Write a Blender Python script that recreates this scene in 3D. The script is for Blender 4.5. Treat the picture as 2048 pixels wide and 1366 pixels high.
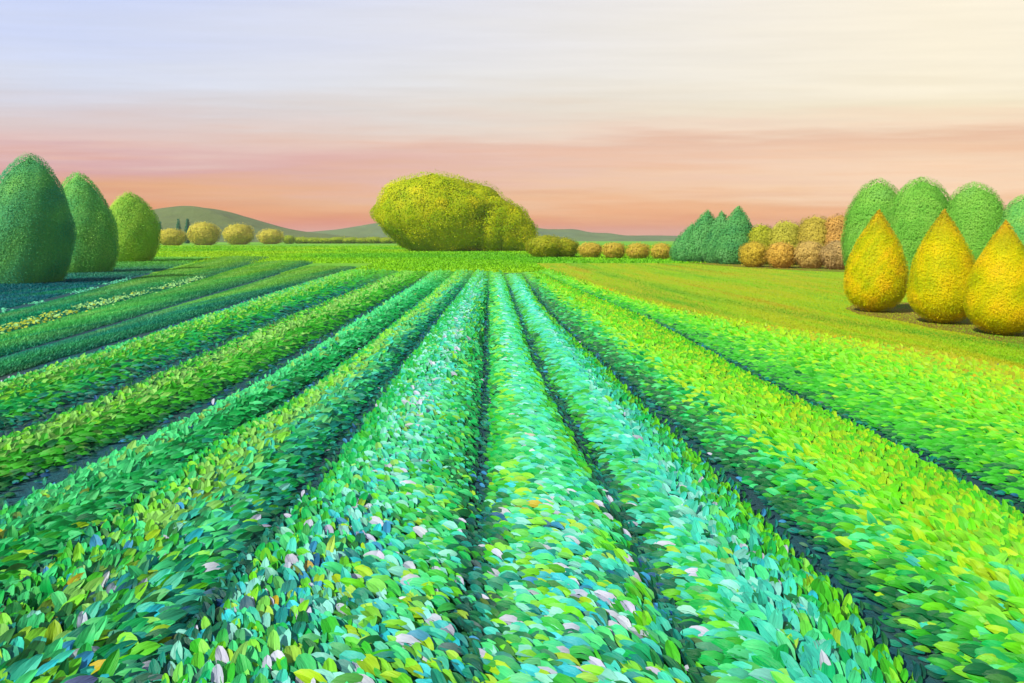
import bpy, math
import numpy as np
from mathutils import Matrix, Vector

for o in list(bpy.data.objects):
    bpy.data.objects.remove(o)
scene = bpy.context.scene
COL = scene.collection
rng = np.random.default_rng(11)

# ------------------------------------------------------------------ camera
CAM_H, FPX, HOR, CX = 2.5, 1400.0, 478.0, 1024.0
cam = bpy.data.cameras.new('camera')
cam.sensor_width = 36.0
cam.lens = 36.0 * FPX / 2048.0
cam.shift_y = -(683.0 - HOR) / 2048.0
cam.clip_start, cam.clip_end = 0.05, 8000.0
camo = bpy.data.objects.new('camera', cam)
camo.location = (0, 0, CAM_H)
camo.rotation_euler = (math.radians(90), 0, 0)
COL.objects.link(camo)
scene.camera = camo

# ------------------------------------------------------------------ sky and sun
SUN_AZ, SUN_EL = math.radians(-132), math.radians(39)      # azimuth from +Y, negative = to the left
def lin(c):
    c = np.asarray(c, float) / 255.0
    return np.where(c <= 0.04045, c / 12.92, ((c + 0.055) / 1.055) ** 2.4)
def lin4(c):
    return tuple(float(v) for v in lin(c)) + (1.0,)

class Nodes:
    """small helper for node trees"""
    def __init__(self, tree):
        self.t = tree
        tree.nodes.clear()
    def n(self, kind, **kw):
        nd = self.t.nodes.new(kind)
        for k, v in kw.items():
            setattr(nd, k, v)
        return nd
    def link(self, a, b):
        self.t.links.new(a, b)
    def put(self, sock, v):
        if hasattr(v, 'is_output'):
            self.link(v, sock)
        else:
            sock.default_value = v
    def math(self, op, a, b=0.0, clamp=False):
        nd = self.n('ShaderNodeMath', operation=op, use_clamp=clamp)
        self.put(nd.inputs[0], a); self.put(nd.inputs[1], b)
        return nd.outputs[0]
    def mix(self, f, a, b, blend='MIX'):
        nd = self.n('ShaderNodeMix', data_type='RGBA', blend_type=blend)
        self.put(nd.inputs[0], f); self.put(nd.inputs[6], a); self.put(nd.inputs[7], b)
        return nd.outputs[2]
    def comb(self, x, y, z):
        nd = self.n('ShaderNodeCombineXYZ')
        for i, v in enumerate((x, y, z)):
            self.put(nd.inputs[i], v)
        return nd.outputs[0]
    def noise(self, vec, scale=1.0, detail=3.0, rough=0.5):
        nd = self.n('ShaderNodeTexNoise')
        if vec is not None:
            self.link(vec, nd.inputs['Vector'])
        nd.inputs['Scale'].default_value = scale
        nd.inputs['Detail'].default_value = detail
        nd.inputs['Roughness'].default_value = rough
        return nd.outputs['Fac']
    def ramp(self, fac, stops, interp='LINEAR'):
        nd = self.n('ShaderNodeValToRGB')
        self.link(fac, nd.inputs[0])
        cr = nd.color_ramp
        cr.interpolation = interp
        while len(cr.elements) < len(stops):
            cr.elements.new(0.5)
        for e, (p, c) in zip(cr.elements, stops):
            e.position = p; e.color = c
        return nd.outputs[0]

world = bpy.data.worlds.new('World')
scene.world = world
world.use_nodes = True
W = Nodes(world.node_tree)
tc = W.n('ShaderNodeTexCoord')
sep = W.n('ShaderNodeSeparateXYZ')
W.link(tc.outputs['Generated'], sep.inputs[0])
dx, dy, dz = sep.outputs
hlen = W.math('MAXIMUM', W.math('SQRT', W.math('ADD', W.math('MULTIPLY', dx, dx), W.math('MULTIPLY', dy, dy))), 0.02)
# the cloud bands lie across the view to the north, drawn out east-west
blen = W.math('MAXIMUM', W.math('SQRT', W.math('ADD', W.math('MULTIPLY', W.math('MULTIPLY', dx, dx), 0.12), W.math('MULTIPLY', dy, dy))), 0.02)
te = W.math('DIVIDE', dz, blen)
sx = W.math('DIVIDE', dx, hlen)
sy = W.math('DIVIDE', dy, hlen)
v1 = W.comb(W.math('MULTIPLY', sx, 1.6), W.math('MULTIPLY', sy, 1.6), W.math('MULTIPLY', te, 19.0))
v2 = W.comb(W.math('MULTIPLY', sx, 5.0), W.math('MULTIPLY', sy, 5.0), W.math('MULTIPLY', te, 85.0))
n1 = W.noise(v1, 1.0, 4.0, 0.55)
n2 = W.noise(v2, 1.0, 3.0, 0.6)
tew = W.math('ADD', te, W.math('MULTIPLY', W.math('SUBTRACT', n1, 0.5), 0.13))
tew = W.math('ADD', tew, W.math('MULTIPLY', W.math('SUBTRACT', n2, 0.5), 0.022))
tpos = W.math('MULTIPLY', tew, 1.0 / 1.2, clamp=True)
def stops(lst):
    return [(p / 1.2, lin4(c)) for p, c in lst]
left_r = W.ramp(tpos, stops([(0.0, (208, 104, 108)), (0.02, (220, 112, 80)), (0.045, (224, 142, 88)), (0.075, (222, 160, 116)),
    (0.105, (212, 158, 160)), (0.135, (224, 192, 186)), (0.16, (218, 198, 196)), (0.2, (212, 210, 220)),
    (0.24, (214, 220, 238)), (0.34, (200, 212, 249)), (0.6, (152, 178, 228)), (1.1, (112, 148, 214))]))
right_r = W.ramp(tpos, stops([(0.0, (224, 136, 88)), (0.03, (228, 150, 98)), (0.055, (240, 178, 124)), (0.08, (250, 212, 174)),
    (0.11, (248, 212, 176)), (0.135, (234, 188, 152)), (0.155, (247, 220, 188)), (0.19, (245, 230, 196)),
    (0.24, (250, 238, 210)), (0.36, (254, 243, 218)), (0.6, (230, 226, 222)), (1.1, (170, 190, 222))]))
side = W.math('ADD', W.math('MULTIPLY', sx, 0.95), 0.50, clamp=True)
veil = W.mix(side, left_r, right_r)
v3 = W.comb(W.math('MULTIPLY', sx, 2.2), W.math('ADD', W.math('MULTIPLY', sy, 2.2), 7.0), W.math('MULTIPLY', te, 42.0))
n3 = W.noise(v3, 1.0, 4.0, 0.6)
low = W.math('SUBTRACT', 1.0, W.math('MULTIPLY', te, 4.6), clamp=True)
warm = W.math('MULTIPLY', W.math('MULTIPLY', W.math('SUBTRACT', n3, 0.48, ), 3.2, clamp=True), low)
cool = W.math('MULTIPLY', W.math('MULTIPLY', W.math('SUBTRACT', 0.50, n3), 2.6, clamp=True), low)
veil = W.mix(W.math('MULTIPLY', warm, 0.9), veil, lin4((240, 166, 112)))
veil = W.mix(W.math('MULTIPLY', cool, 0.4), veil, lin4((208, 130, 140)))
br = W.math('ADD', W.math('MULTIPLY', n2, 0.14), 0.93)
veil = W.mix(1.0, veil, W.comb(br, br, br), 'MULTIPLY')
veil = W.mix(1.0, veil, (0.69, 0.69, 0.69, 1), 'MULTIPLY')
sky = W.n('ShaderNodeTexSky', sky_type='NISHITA')
sky.sun_disc = False
sky.sun_elevation = SUN_EL
sky.sun_rotation = SUN_AZ
skys = W.mix(1.0, sky.outputs[0], (0.08, 0.08, 0.08, 1), 'MULTIPLY')
mixed = W.mix(0.93, skys, veil)
bg = W.n('ShaderNodeBackground')
W.link(mixed, bg.inputs[0])
bg.inputs[1].default_value = 1.0
out = W.n('ShaderNodeOutputWorld')
W.link(bg.outputs[0], out.inputs[0])

sun = bpy.data.lights.new('sun', 'SUN')
sun.energy = 5.0
sun.angle = math.radians(0.8)
sun.color = (1.0, 0.93, 0.80)
suno = bpy.data.objects.new('sun', sun)
sd = Vector((math.sin(SUN_AZ) * math.cos(SUN_EL), math.cos(SUN_AZ) * math.cos(SUN_EL), math.sin(SUN_EL)))
suno.rotation_euler = (-sd).to_track_quat('-Z', 'Y').to_euler()
suno.location = sd * 60
COL.objects.link(suno)

scene.view_settings.view_transform = 'Standard'
scene.view_settings.look = 'None'
scene.view_settings.exposure = 0.62
scene.view_settings.gamma = 1.0
scene.view_settings.use_curve_mapping = False
scene.cycles.max_bounces = 6
scene.cycles.transparent_max_bounces = 8

# ------------------------------------------------------------------ helpers
ALB = 0.68                      # paint-like photograph colour -> surface albedo
def alb(c, k=ALB):
    return lin(c) * k

def mat(name):
    m = bpy.data.materials.new(name)
    m.use_nodes = True
    return m, Nodes(m.node_tree)

def finish(N, base, rough=0.5, trans=0.0, transcol=None, normal=None, spec=0.4):
    p = N.n('ShaderNodeBsdfPrincipled')
    N.put(p.inputs['Base Color'], base)
    N.put(p.inputs['Roughness'], rough)
    p.inputs['Specular IOR Level'].default_value = spec
    if normal is not None:
        N.link(normal, p.inputs['Normal'])
    o = N.n('ShaderNodeOutputMaterial')
    if trans > 0:
        t = N.n('ShaderNodeBsdfTranslucent')
        N.put(t.inputs[0], transcol if transcol is not None else base)
        mx = N.n('ShaderNodeMixShader')
        mx.inputs[0].default_value = trans
        N.link(p.outputs[0], mx.inputs[1]); N.link(t.outputs[0], mx.inputs[2])
        N.link(mx.outputs[0], o.inputs[0])
    else:
        N.link(p.outputs[0], o.inputs[0])

def leaf_material(name, source, strokes=True, rough=0.5, trans=0.22, spec=0.22):
    m, N = mat(name)
    if source == 'object':
        base = N.n('ShaderNodeObjectInfo').outputs['Color']
    else:
        base = N.n('ShaderNodeAttribute', attribute_name='tint').outputs['Color']
    normal = None
    if strokes:
        at = N.n('ShaderNodeAttribute', attribute_name='leafspace')
        mp = N.n('ShaderNodeMapping')
        mp.inputs['Scale'].default_value = (16.0, 2.2, 3.0)
        N.link(at.outputs['Vector'], mp.inputs[0])
        st = N.noise(mp.outputs[0], 1.0, 3.0, 0.6)
        s2 = N.math('ADD', N.math('MULTIPLY', st, 0.75), 0.62)
        base = N.mix(1.0, base, N.comb(s2, s2, s2), 'MULTIPLY')
        bp = N.n('ShaderNodeBump')
        bp.inputs['Strength'].default_value = 0.55
        bp.inputs['Distance'].default_value = 0.012
        N.link(st, bp.inputs['Height'])
        normal = bp.outputs[0]
    finish(N, base, rough, trans, None, normal, spec)
    return m

M_LEAF_OBJ = leaf_material('crop_leaf', 'object')
M_LEAF = leaf_material('crop_foliage', 'attr')
M_TREE = leaf_material('tree_foliage', 'attr', strokes=False, rough=0.65, trans=0.42, spec=0.12)
M_GRASS = leaf_material('grass_blades', 'attr', strokes=False, rough=0.6, trans=0.3, spec=0.2)

def ground_material(name, cols, stretch=(0.5, 0.06, 1.0), rough=0.9, bump=0.03, fine=9.0):
    """large patches of several real surface colours drawn out along the rows"""
    m, N = mat(name)
    g = N.n('ShaderNodeNewGeometry')
    mp = N.n('ShaderNodeMapping')
    mp.inputs['Scale'].default_value = stretch
    N.link(g.outputs['Position'], mp.inputs[0])
    f = N.noise(mp.outputs[0], 1.0, 5.0, 0.6)
    k = len(cols)
    base = N.ramp(f, [(0.30 + 0.40 * i / max(k - 1, 1), tuple(alb(c)) + (1,)) for i, c in enumerate(cols)])
    ff = N.noise(g.outputs['Position'], fine, 4.0, 0.65)
    s = N.math('ADD', N.math('MULTIPLY', ff, 0.7), 0.65)
    base = N.mix(1.0, base, N.comb(s, s, s), 'MULTIPLY')
    bp = N.n('ShaderNodeBump')
    bp.inputs['Strength'].default_value = 0.8
    bp.inputs['Distance'].default_value = bump
    N.link(ff, bp.inputs['Height'])
    finish(N, base, rough, 0, None, bp.outputs[0], 0.2)
    return m

M_LAWN = ground_material('lawn_turf', [(84, 164, 40), (104, 178, 32), (124, 184, 26), (76, 156, 40)], (0.03, 0.05, 1), bump=0.06)
M_MEADOW = ground_material('meadow_turf', [(96, 170, 24), (150, 190, 16), (176, 180, 20), (120, 180, 24)], (0.35, 0.05, 1), bump=0.06)
M_SOIL = ground_material('furrow_soil', [(14, 66, 88), (34, 72, 76), (18, 84, 92), (48, 74, 70)], (0.9, 0.35, 1), bump=0.05, fine=14.0)
M_BED = ground_material('row_undergrowth', [(10, 92, 52), (24, 120, 54), (16, 100, 66)], (1.2, 0.5, 1), bump=0.05, fine=12.0)
M_STRIP = ground_material('strip_turf', [(40, 160, 90), (70, 176, 80), (90, 186, 80)], (0.8, 0.08, 1), bump=0.05)
M_TEAL = ground_material('teal_undergrowth', [(10, 104, 96), (10, 124, 110), (16, 96, 112)], (0.5, 0.2, 1), bump=0.05)
M_EARTH = ground_material('planting_earth', [(116, 96, 36), (130, 104, 40), (104, 108, 40)], (0.6, 0.6, 1), bump=0.05)
M_HILL = ground_material('hill_woodland', [(84, 106, 54), (98, 116, 58), (76, 100, 62)], (0.012, 0.012, 0.03), bump=2.0, fine=0.08)
M_RIDGE = ground_material('far_ridge_woodland', [(92, 116, 76), (102, 124, 74), (86, 110, 84)], (0.01, 0.01, 0.03), bump=2.0, fine=0.05)
M_BARK = ground_material('bark', [(92, 72, 52), (112, 88, 62)], (4, 4, 0.8), bump=0.03, fine=16.0)

def mesh_obj(name, verts, faces, material, parent=None, loc=(0, 0, 0), tint=None, space=None, smooth=False):
    """verts (n,3) numpy, faces (m,k) numpy of constant k or list of tuples"""
    me = bpy.data.meshes.new(name)
    verts = np.asarray(verts, np.float32)
    if isinstance(faces, np.ndarray):
        m, k = faces.shape
        me.vertices.add(len(verts)); me.vertices.foreach_set('co', verts.ravel())
        me.loops.add(m * k); me.loops.foreach_set('vertex_index', faces.astype(np.int32).ravel())
        me.polygons.add(m)
        me.polygons.foreach_set('loop_start', np.arange(0, m * k, k, dtype=np.int32))
        me.update(calc_edges=True)
    else:
        me.from_pydata(verts.tolist(), [], faces)
    if tint is not None:
        a = me.attributes.new('tint', 'FLOAT_COLOR', 'POINT')
        t4 = np.ones((len(verts), 4), np.float32); t4[:, :3] = tint
        a.data.foreach_set('color', t4.ravel())
    if space is not None:
        a = me.attributes.new('leafspace', 'FLOAT_VECTOR', 'POINT')
        a.data.foreach_set('vector', np.asarray(space, np.float32).ravel())
    if smooth:
        me.polygons.foreach_set('use_smooth', np.ones(len(me.polygons), bool))
    me.materials.append(material)
    o = bpy.data.objects.new(name, me)
    o.location = loc
    COL.objects.link(o)
    if parent is not None:
        o.parent = parent
    return o

def thing(name, label, cat, loc, group=None):
    o = bpy.data.objects.new(name, None)
    o.empty_display_size = 0.3
    o.location = loc
    COL.objects.link(o)
    o['label'] = label; o['category'] = cat
    if group:
        o['group'] = group
    return o

def structure(o):
    o['kind'] = 'structure'
    return o

def ground_pt(x, y):
    d = FPX * CAM_H / (y - HOR)
    return (x - CX) / FPX * d, d

def nrm(a):
    return a / np.maximum(np.linalg.norm(a, axis=-1, keepdims=True), 1e-9)

class VNoise:
    """smooth 2-D value noise"""
    def __init__(self, seed):
        self.g = np.random.default_rng(seed).random((256, 256))
    def __call__(self, x, y):
        xi, yi = np.floor(x).astype(int), np.floor(y).astype(int)
        fx, fy = x - xi, y - yi
        fx = fx * fx * (3 - 2 * fx); fy = fy * fy * (3 - 2 * fy)
        g = lambda a, b: self.g[a % 256, b % 256]
        return ((g(xi, yi) * (1 - fx) + g(xi + 1, yi) * fx) * (1 - fy)
                + (g(xi, yi + 1) * (1 - fx) + g(xi + 1, yi + 1) * fx) * fy)
VN = [VNoise(i + 3) for i in range(5)]

# ------------------------------------------------------------------ ground and hills
S = 3500.0
g = structure(mesh_obj('ground', [(-S, -60, 0), (S, -60, 0), (S, S, 0), (-S, S, 0)], [(0, 1, 2, 3)], M_LAWN))

# lines of the field, measured along the furrows and laid out on the ground
LINES = {
 'F0': [(0, 628), (267, 556), (366, 533), (439, 512)],
 'A':  [(0, 676), (201, 615), (366, 573), (530, 520)],
 'M':  [(0, 722), (311, 625), (500, 567), (620, 530)],
 'F1': [(0, 765), (73, 742), (348, 655), (549, 586), (700, 542)],
 'F2': [(0, 875), (177, 808), (293, 756), (476, 676), (600, 624), (700, 586), (800, 545)],
 'F3': [(0, 1008), (222, 906), (377, 836), (488, 777), (600, 712), (720, 636), (839, 564), (863, 546)],
 'F4': [(488, 860), (554, 822), (651, 758), (771, 662), (885, 570), (912, 545)],
 'F5': [(488, 1160), (554, 1062), (634, 960), (683, 893), (781, 758), (873, 642), (925, 580), (950, 545)],
 'F6': [(964, 1070), (964, 982), (968, 893), (973, 787), (974, 758), (976, 607), (978, 545)],
 'F7': [(1212, 973), (1159, 875), (1092, 764), (1041, 635), (1010, 550)],
 'F8': [(1836, 1354), (1703, 1195), (1614, 1106), (1481, 982), (1348, 862), (1232, 751), (1147, 676), (1085, 610), (1045, 548)],
 'F9': [(2048, 1030), (1880, 930), (1703, 849), (1525, 764), (1446, 718), (1300, 641), (1130, 572), (1078, 546)],
 'E':  [(2048, 742), (1860, 708), (1665, 678), (1446, 645), (1300, 611), (1150, 560), (1095, 541)],
}
SLOPE = (985.0 - CX) / FPX
DG = np.exp(np.linspace(math.log(2.4), math.log(110.0), 240))
CURVE, DEND = {}, {}
for k, pts in LINES.items():
    w = np.array([ground_pt(*p) for p in pts])
    w = w[np.argsort(w[:, 1])]
    u = np.interp(DG, w[:, 1], w[:, 0] - SLOPE * w[:, 1])
    sl = (w[-1, 0] - w[-2, 0]) / (w[-1, 1] - w[-2, 1]) - SLOPE
    if k in ('F0', 'A', 'M', 'F1'):
        u = np.where(DG > w[-1, 1], w[-1, 0] - SLOPE * w[-1, 1] + sl * (DG - w[-1, 1]), u)
    for _ in range(3):
        up = np.pad(u, 6, mode='edge')
        u = np.convolve(up, np.ones(13) / 13, mode='valid')
    CURVE[k] = u
    DEND[k] = w[-1, 1]
def line_x(k, d):
    return np.interp(d, DG, CURVE[k]) + SLOPE * d
# half width of each bare furrow and the distance inside which foliage has closed over it
FURROW = {'F0': (0.36, 0), 'A': (0.03, 0), 'M': (0.20, 0), 'F1': (0.30, 0), 'F2': (0.25, 0), 'F3': (0.26, 0),
          'F4': (0.13, 8.2), 'F5': (0.15, 5.4), 'F6': (0.105, 5.5), 'F7': (0.115, 6.6), 'F8': (0.15, 0),
          'F9': (0.15, 0), 'E': (0.02, 0)}
def half_w(k, d):
    w, c = FURROW[k]
    wob = 1.0 + 0.35 * (VN[0](np.asarray(d) * 1.7, np.full(np.shape(d), float(ord(k[-1])))) - 0.5)
    if c:
        return w * wob * np.clip((d - c) / 1.6, 0.0, 1.0)
    return w * wob

# soil of the field
dd = np.exp(np.linspace(math.log(1.2), math.log(51.0), 60))
xl = line_x('F0', np.maximum(dd, 2.4)) - 0.5
xr = line_x('E', np.maximum(dd, 2.4)) + 0.05
vs = [(a, d, 0.004) for a, d in zip(xl, dd)] + [(b, d, 0.004) for b, d in zip(xr, dd)]
n = len(dd)
structure(mesh_obj('field_soil', vs, [(i, n + i, n + i + 1, i + 1) for i in range(n - 1)], M_SOIL))

# meadow on the right of the field
dm = np.exp(np.linspace(math.log(1.2), math.log(72.0), 60))
xl = line_x('E', np.maximum(dm, 2.4)) + 0.02
vs = [(a, d, 0.008) for a, d in zip(xl, dm)] + [(60 + 0 * d, d, 0.008) for d in dm]
n = len(dm)
structure(mesh_obj('meadow', vs, [(i, n + i, n + i + 1, i + 1) for i in range(n - 1)], M_MEADOW))

def ridge(name, pts, depth, thick, material):
    """rolling hill: skyline heights over x, rounded front and back slope"""
    pts = np.array(pts, float)
    X = (pts[:, 0] - CX) / FPX * depth
    Z = (HOR - pts[:, 1]) / FPX * depth + CAM_H
    xs = np.linspace(X[0], X[-1], 160)
    zs = np.interp(xs, X, Z)
    zs = np.convolve(np.pad(zs, 5, mode='edge'), np.ones(11) / 11, mode='valid')
    zs = zs + (VN[1](xs * 0.05, xs * 0) - 0.5) * 0.004 * depth
    prof = np.linspace(-1, 1, 25)
    V, F = [], []
    for j, p in enumerate(prof):
        sh = math.cos(p * math.pi / 2) ** 0.8 if abs(p) < 1 else 0.0
        wob = 1 + 0.22 * (VN[2](xs * 0.02 + j * 0.4, xs * 0 + j * 0.5) - 0.5) * (1 - abs(p) < 0.99)
        zz = zs * sh * (1.0 if p == 0 else wob)
        V += [(x, depth + p * thick, z - 0.5 if abs(p) == 1 else z) for x, z in zip(xs, zz)]
    m = len(xs)
    for j in range(len(prof) - 1):
        for i in range(m - 1):
            F.append((j * m + i, j * m + i + 1, (j + 1) * m + i + 1, (j + 1) * m + i))
    return structure(mesh_obj(name, V, F, material, smooth=True))
ridge('hill', [(-300, 474), (60, 466), (200, 452), (300, 432), (350, 419), (395, 414), (440, 420), (490, 433), (530, 449), (580, 462), (650, 470), (800, 475)], 640, 110, M_HILL)
ridge('far_hill', [(420, 474), (560, 468), (640, 466), (690, 460), (740, 449), (800, 440), (900, 436), (1000, 444), (1080, 455), (1160, 464), (1260, 470), (1350, 473), (1600, 474), (2400, 474)], 900, 120, M_RIDGE)

# ------------------------------------------------------------------ leaves of the crop rows
def leaf_template(level):
    """pointed oval blade, folded along the midrib, tip curling down; base at the origin, y = length"""
    if level == 0:
        ys = [0.0, 0.18, 0.42, 0.68, 0.88, 1.0]; ws = [0.06, 0.165, 0.225, 0.205, 0.125, 0.0]
    elif level == 1:
        ys = [0.0, 0.3, 0.7, 1.0]; ws = [0.04, 0.21, 0.20, 0.0]
    else:
        ys = [0.0, 0.5, 1.0]; ws = [0.0, 0.24, 0.0]
    bend = lambda y: 0.10 * math.sin(y * math.pi) - 0.16 * y * y
    V, T = [], []
    for side in (-1, 1):                                # two halves, creased at the midrib
        o = len(V)
        for y, w in zip(ys, ws):
            z = bend(y)
            V += [(side * w, y, z + 0.40 * w - 0.9 * w * w), (0, y, z - 0.02)]
        for i in range(len(ys) - 1):
            a, b, c, d = o + 2 * i, o + 2 * i + 1, o + 2 * i + 3, o + 2 * i + 2
            for tri in ((a, b, c), (a, c, d)):
                pts = {(round(V[q][0], 5), V[q][1]) for q in tri}
                if len(pts) == 3:
                    T.append(tri if side < 0 else tri[::-1])
    return np.array(V), np.array(T)
TEMPL = [leaf_template(i) for i in range(3)]

def leaf_mass(name, P, T, B, Nn, L, wid, tint, level, material, parent):
    tv, tf = TEMPL[level]
    n, k = len(P), len(tv)
    V = (P[:, None, :] + L[:, None, None] * (T[:, None, :] * tv[None, :, 1:2]
         + B[:, None, :] * tv[None, :, 0:1] * wid[:, None, None] + Nn[:, None, :] * tv[None, :, 2:3]))
    F = tf[None] + (np.arange(n) * k)[:, None, None]
    sp = tv[None] + (rng.random((n, 1, 3)) * 50)
    return V.reshape(-1, 3), F.reshape(-1, 3), np.repeat(tint, k, axis=0), sp.reshape(-1, 3)

# a handful of blade shapes shared by the leaves that are objects of their own
LEAF_MESH = []
for i in range(8):
    tv, tf = TEMPL[0]
    r2 = np.random.default_rng(40 + i)
    v = tv.copy()
    v[:, 0] *= r2.uniform(0.88, 1.15)
    v[:, 0] += 0.05 * r2.uniform(-1, 1) * np.sin(v[:, 1] * 3.0)
    v[:, 2] += 0.05 * r2.uniform(-1, 1) * np.sin(v[:, 1] * 5.0 + i) + 0.025 * r2.normal(size=len(v))
    o = mesh_obj('leaf', v, tf, M_LEAF_OBJ, space=tv + i * 7.3, smooth=True)
    LEAF_MESH.append(o.data)
    bpy.data.objects.remove(o)

def closing(k, d):
    c = FURROW[k][1]
    return 1 - np.clip((d - c) / 1.6, 0, 1) if c else np.zeros(np.shape(d))
def bed_height(s, hmax, cl=0.0, cr=0.0):
    # rounded mound over the row: 0 at the furrow edges, hmax on the crest
    side = 2 * s - 1
    drop = 1 - 0.8 * np.where(side < 0, cl, cr)
    return 0.48 * hmax * np.clip(1 - drop * np.abs(side) ** 2.0, 0, 1)

PAL = {k: alb(v) for k, v in {
    'emerald': (10, 176, 78), 'mint': (70, 216, 126), 'aqua': (64, 208, 180), 'paleaqua': (140, 226, 206),
    'lilac': (204, 204, 226), 'blush': (222, 206, 200), 'lime': (132, 220, 44), 'vivid': (102, 212, 14), 'yellowlime': (166, 216, 20),
    'grass': (54, 182, 32), 'dark': (12, 108, 52), 'bottle': (6, 84, 66), 'teal': (16, 138, 118), 'cyan': (44, 200, 214),
    'sky': (60, 150, 206), 'navy': (26, 84, 140), 'olive': (112, 138, 32), 'gold': (206, 176, 16), 'orange': (214, 140, 70),
    'softlime': (140, 210, 92), 'sage': (92, 190, 110), 'mustard': (178, 184, 26)}.items()}

# palette of every row across its width: far side (left of row) ... crest ... right side
ROWS = [
 # name key, left line, right line, crest height, spec [(s, {colour: weight})], label
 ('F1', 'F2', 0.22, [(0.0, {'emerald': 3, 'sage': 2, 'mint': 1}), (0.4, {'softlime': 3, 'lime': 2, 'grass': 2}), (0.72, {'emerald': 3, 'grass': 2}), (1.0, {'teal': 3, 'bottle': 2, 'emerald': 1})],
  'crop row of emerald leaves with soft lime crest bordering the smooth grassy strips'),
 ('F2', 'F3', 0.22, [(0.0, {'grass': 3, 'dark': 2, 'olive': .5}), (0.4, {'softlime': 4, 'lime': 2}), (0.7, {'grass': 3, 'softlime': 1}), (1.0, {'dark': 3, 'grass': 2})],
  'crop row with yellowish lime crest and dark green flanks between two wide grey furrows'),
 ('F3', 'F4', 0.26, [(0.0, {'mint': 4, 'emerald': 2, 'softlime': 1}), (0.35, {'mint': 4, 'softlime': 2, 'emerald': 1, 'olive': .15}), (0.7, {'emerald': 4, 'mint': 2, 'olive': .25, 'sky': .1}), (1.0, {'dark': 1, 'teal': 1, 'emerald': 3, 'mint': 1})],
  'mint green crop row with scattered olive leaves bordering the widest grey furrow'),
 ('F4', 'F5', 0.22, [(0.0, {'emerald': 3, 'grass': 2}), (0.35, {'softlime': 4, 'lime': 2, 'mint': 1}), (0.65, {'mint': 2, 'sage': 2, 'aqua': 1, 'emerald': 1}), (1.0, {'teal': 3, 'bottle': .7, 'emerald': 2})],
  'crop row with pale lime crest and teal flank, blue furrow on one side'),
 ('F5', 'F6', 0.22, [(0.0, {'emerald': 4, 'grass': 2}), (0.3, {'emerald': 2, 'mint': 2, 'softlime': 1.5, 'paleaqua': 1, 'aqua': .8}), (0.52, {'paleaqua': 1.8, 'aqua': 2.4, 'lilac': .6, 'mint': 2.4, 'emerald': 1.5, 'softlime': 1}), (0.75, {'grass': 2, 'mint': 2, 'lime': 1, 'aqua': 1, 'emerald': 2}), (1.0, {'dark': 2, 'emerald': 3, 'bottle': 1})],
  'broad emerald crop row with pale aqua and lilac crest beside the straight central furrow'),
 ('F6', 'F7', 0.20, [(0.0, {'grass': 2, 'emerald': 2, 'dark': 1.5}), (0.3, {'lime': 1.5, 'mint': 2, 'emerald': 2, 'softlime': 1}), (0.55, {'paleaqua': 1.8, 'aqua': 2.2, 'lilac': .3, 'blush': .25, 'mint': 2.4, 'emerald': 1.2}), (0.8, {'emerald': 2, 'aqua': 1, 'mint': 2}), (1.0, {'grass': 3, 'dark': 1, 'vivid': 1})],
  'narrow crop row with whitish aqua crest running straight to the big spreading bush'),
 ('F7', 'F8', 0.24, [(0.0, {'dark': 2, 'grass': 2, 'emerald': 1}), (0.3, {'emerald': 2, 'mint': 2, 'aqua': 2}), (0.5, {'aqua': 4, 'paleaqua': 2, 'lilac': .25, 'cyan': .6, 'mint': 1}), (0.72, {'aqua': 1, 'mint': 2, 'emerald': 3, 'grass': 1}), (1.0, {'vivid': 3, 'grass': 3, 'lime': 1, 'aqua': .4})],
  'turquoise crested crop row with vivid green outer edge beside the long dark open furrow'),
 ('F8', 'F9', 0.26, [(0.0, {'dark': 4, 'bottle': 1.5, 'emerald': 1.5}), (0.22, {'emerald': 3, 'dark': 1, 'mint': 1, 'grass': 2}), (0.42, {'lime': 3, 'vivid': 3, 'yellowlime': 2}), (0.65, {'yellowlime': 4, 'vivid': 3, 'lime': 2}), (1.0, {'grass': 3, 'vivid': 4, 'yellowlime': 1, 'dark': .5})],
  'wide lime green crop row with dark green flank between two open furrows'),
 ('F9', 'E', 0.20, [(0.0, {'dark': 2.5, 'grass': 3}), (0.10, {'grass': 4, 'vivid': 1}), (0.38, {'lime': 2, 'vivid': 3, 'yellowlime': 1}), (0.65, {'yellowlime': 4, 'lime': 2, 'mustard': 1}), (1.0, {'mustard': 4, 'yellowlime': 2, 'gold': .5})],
  'outermost crop row fading from dark green to yellow leaves along the olive meadow'),
]
CONFETTI = {'aqua': 3, 'cyan': 3.0, 'paleaqua': 2.2, 'emerald': 5.5, 'mint': 2.5, 'lime': 2.0, 'vivid': 2, 'grass': 2, 'lilac': 1.4, 'sky': 1.4, 'navy': 1.0,
            'gold': .7, 'yellowlime': 1.2, 'olive': .8, 'teal': 2.2, 'dark': 2.0, 'orange': .08}
NAMES = list(PAL)
PALM = np.array([PAL[k] for k in NAMES])
def wvec(d):
    w = np.zeros(len(NAMES))
    for k, v in d.items():
        w[NAMES.index(k)] = v
    return w / w.sum()
CONF = wvec(CONFETTI)
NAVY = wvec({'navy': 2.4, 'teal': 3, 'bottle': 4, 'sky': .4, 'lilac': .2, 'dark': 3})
WARMC = wvec({'lime': 3, 'vivid': 3, 'grass': 4, 'mint': 2, 'aqua': 1.0, 'emerald': 2, 'yellowlime': 1.2})
LEFTC = wvec({'emerald': 4, 'grass': 3, 'dark': 2.4, 'mint': 2, 'olive': .8, 'teal': 1, 'lime': .9, 'sky': .3, 'yellowlime': .6, 'gold': .45, 'cyan': .3})

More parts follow.
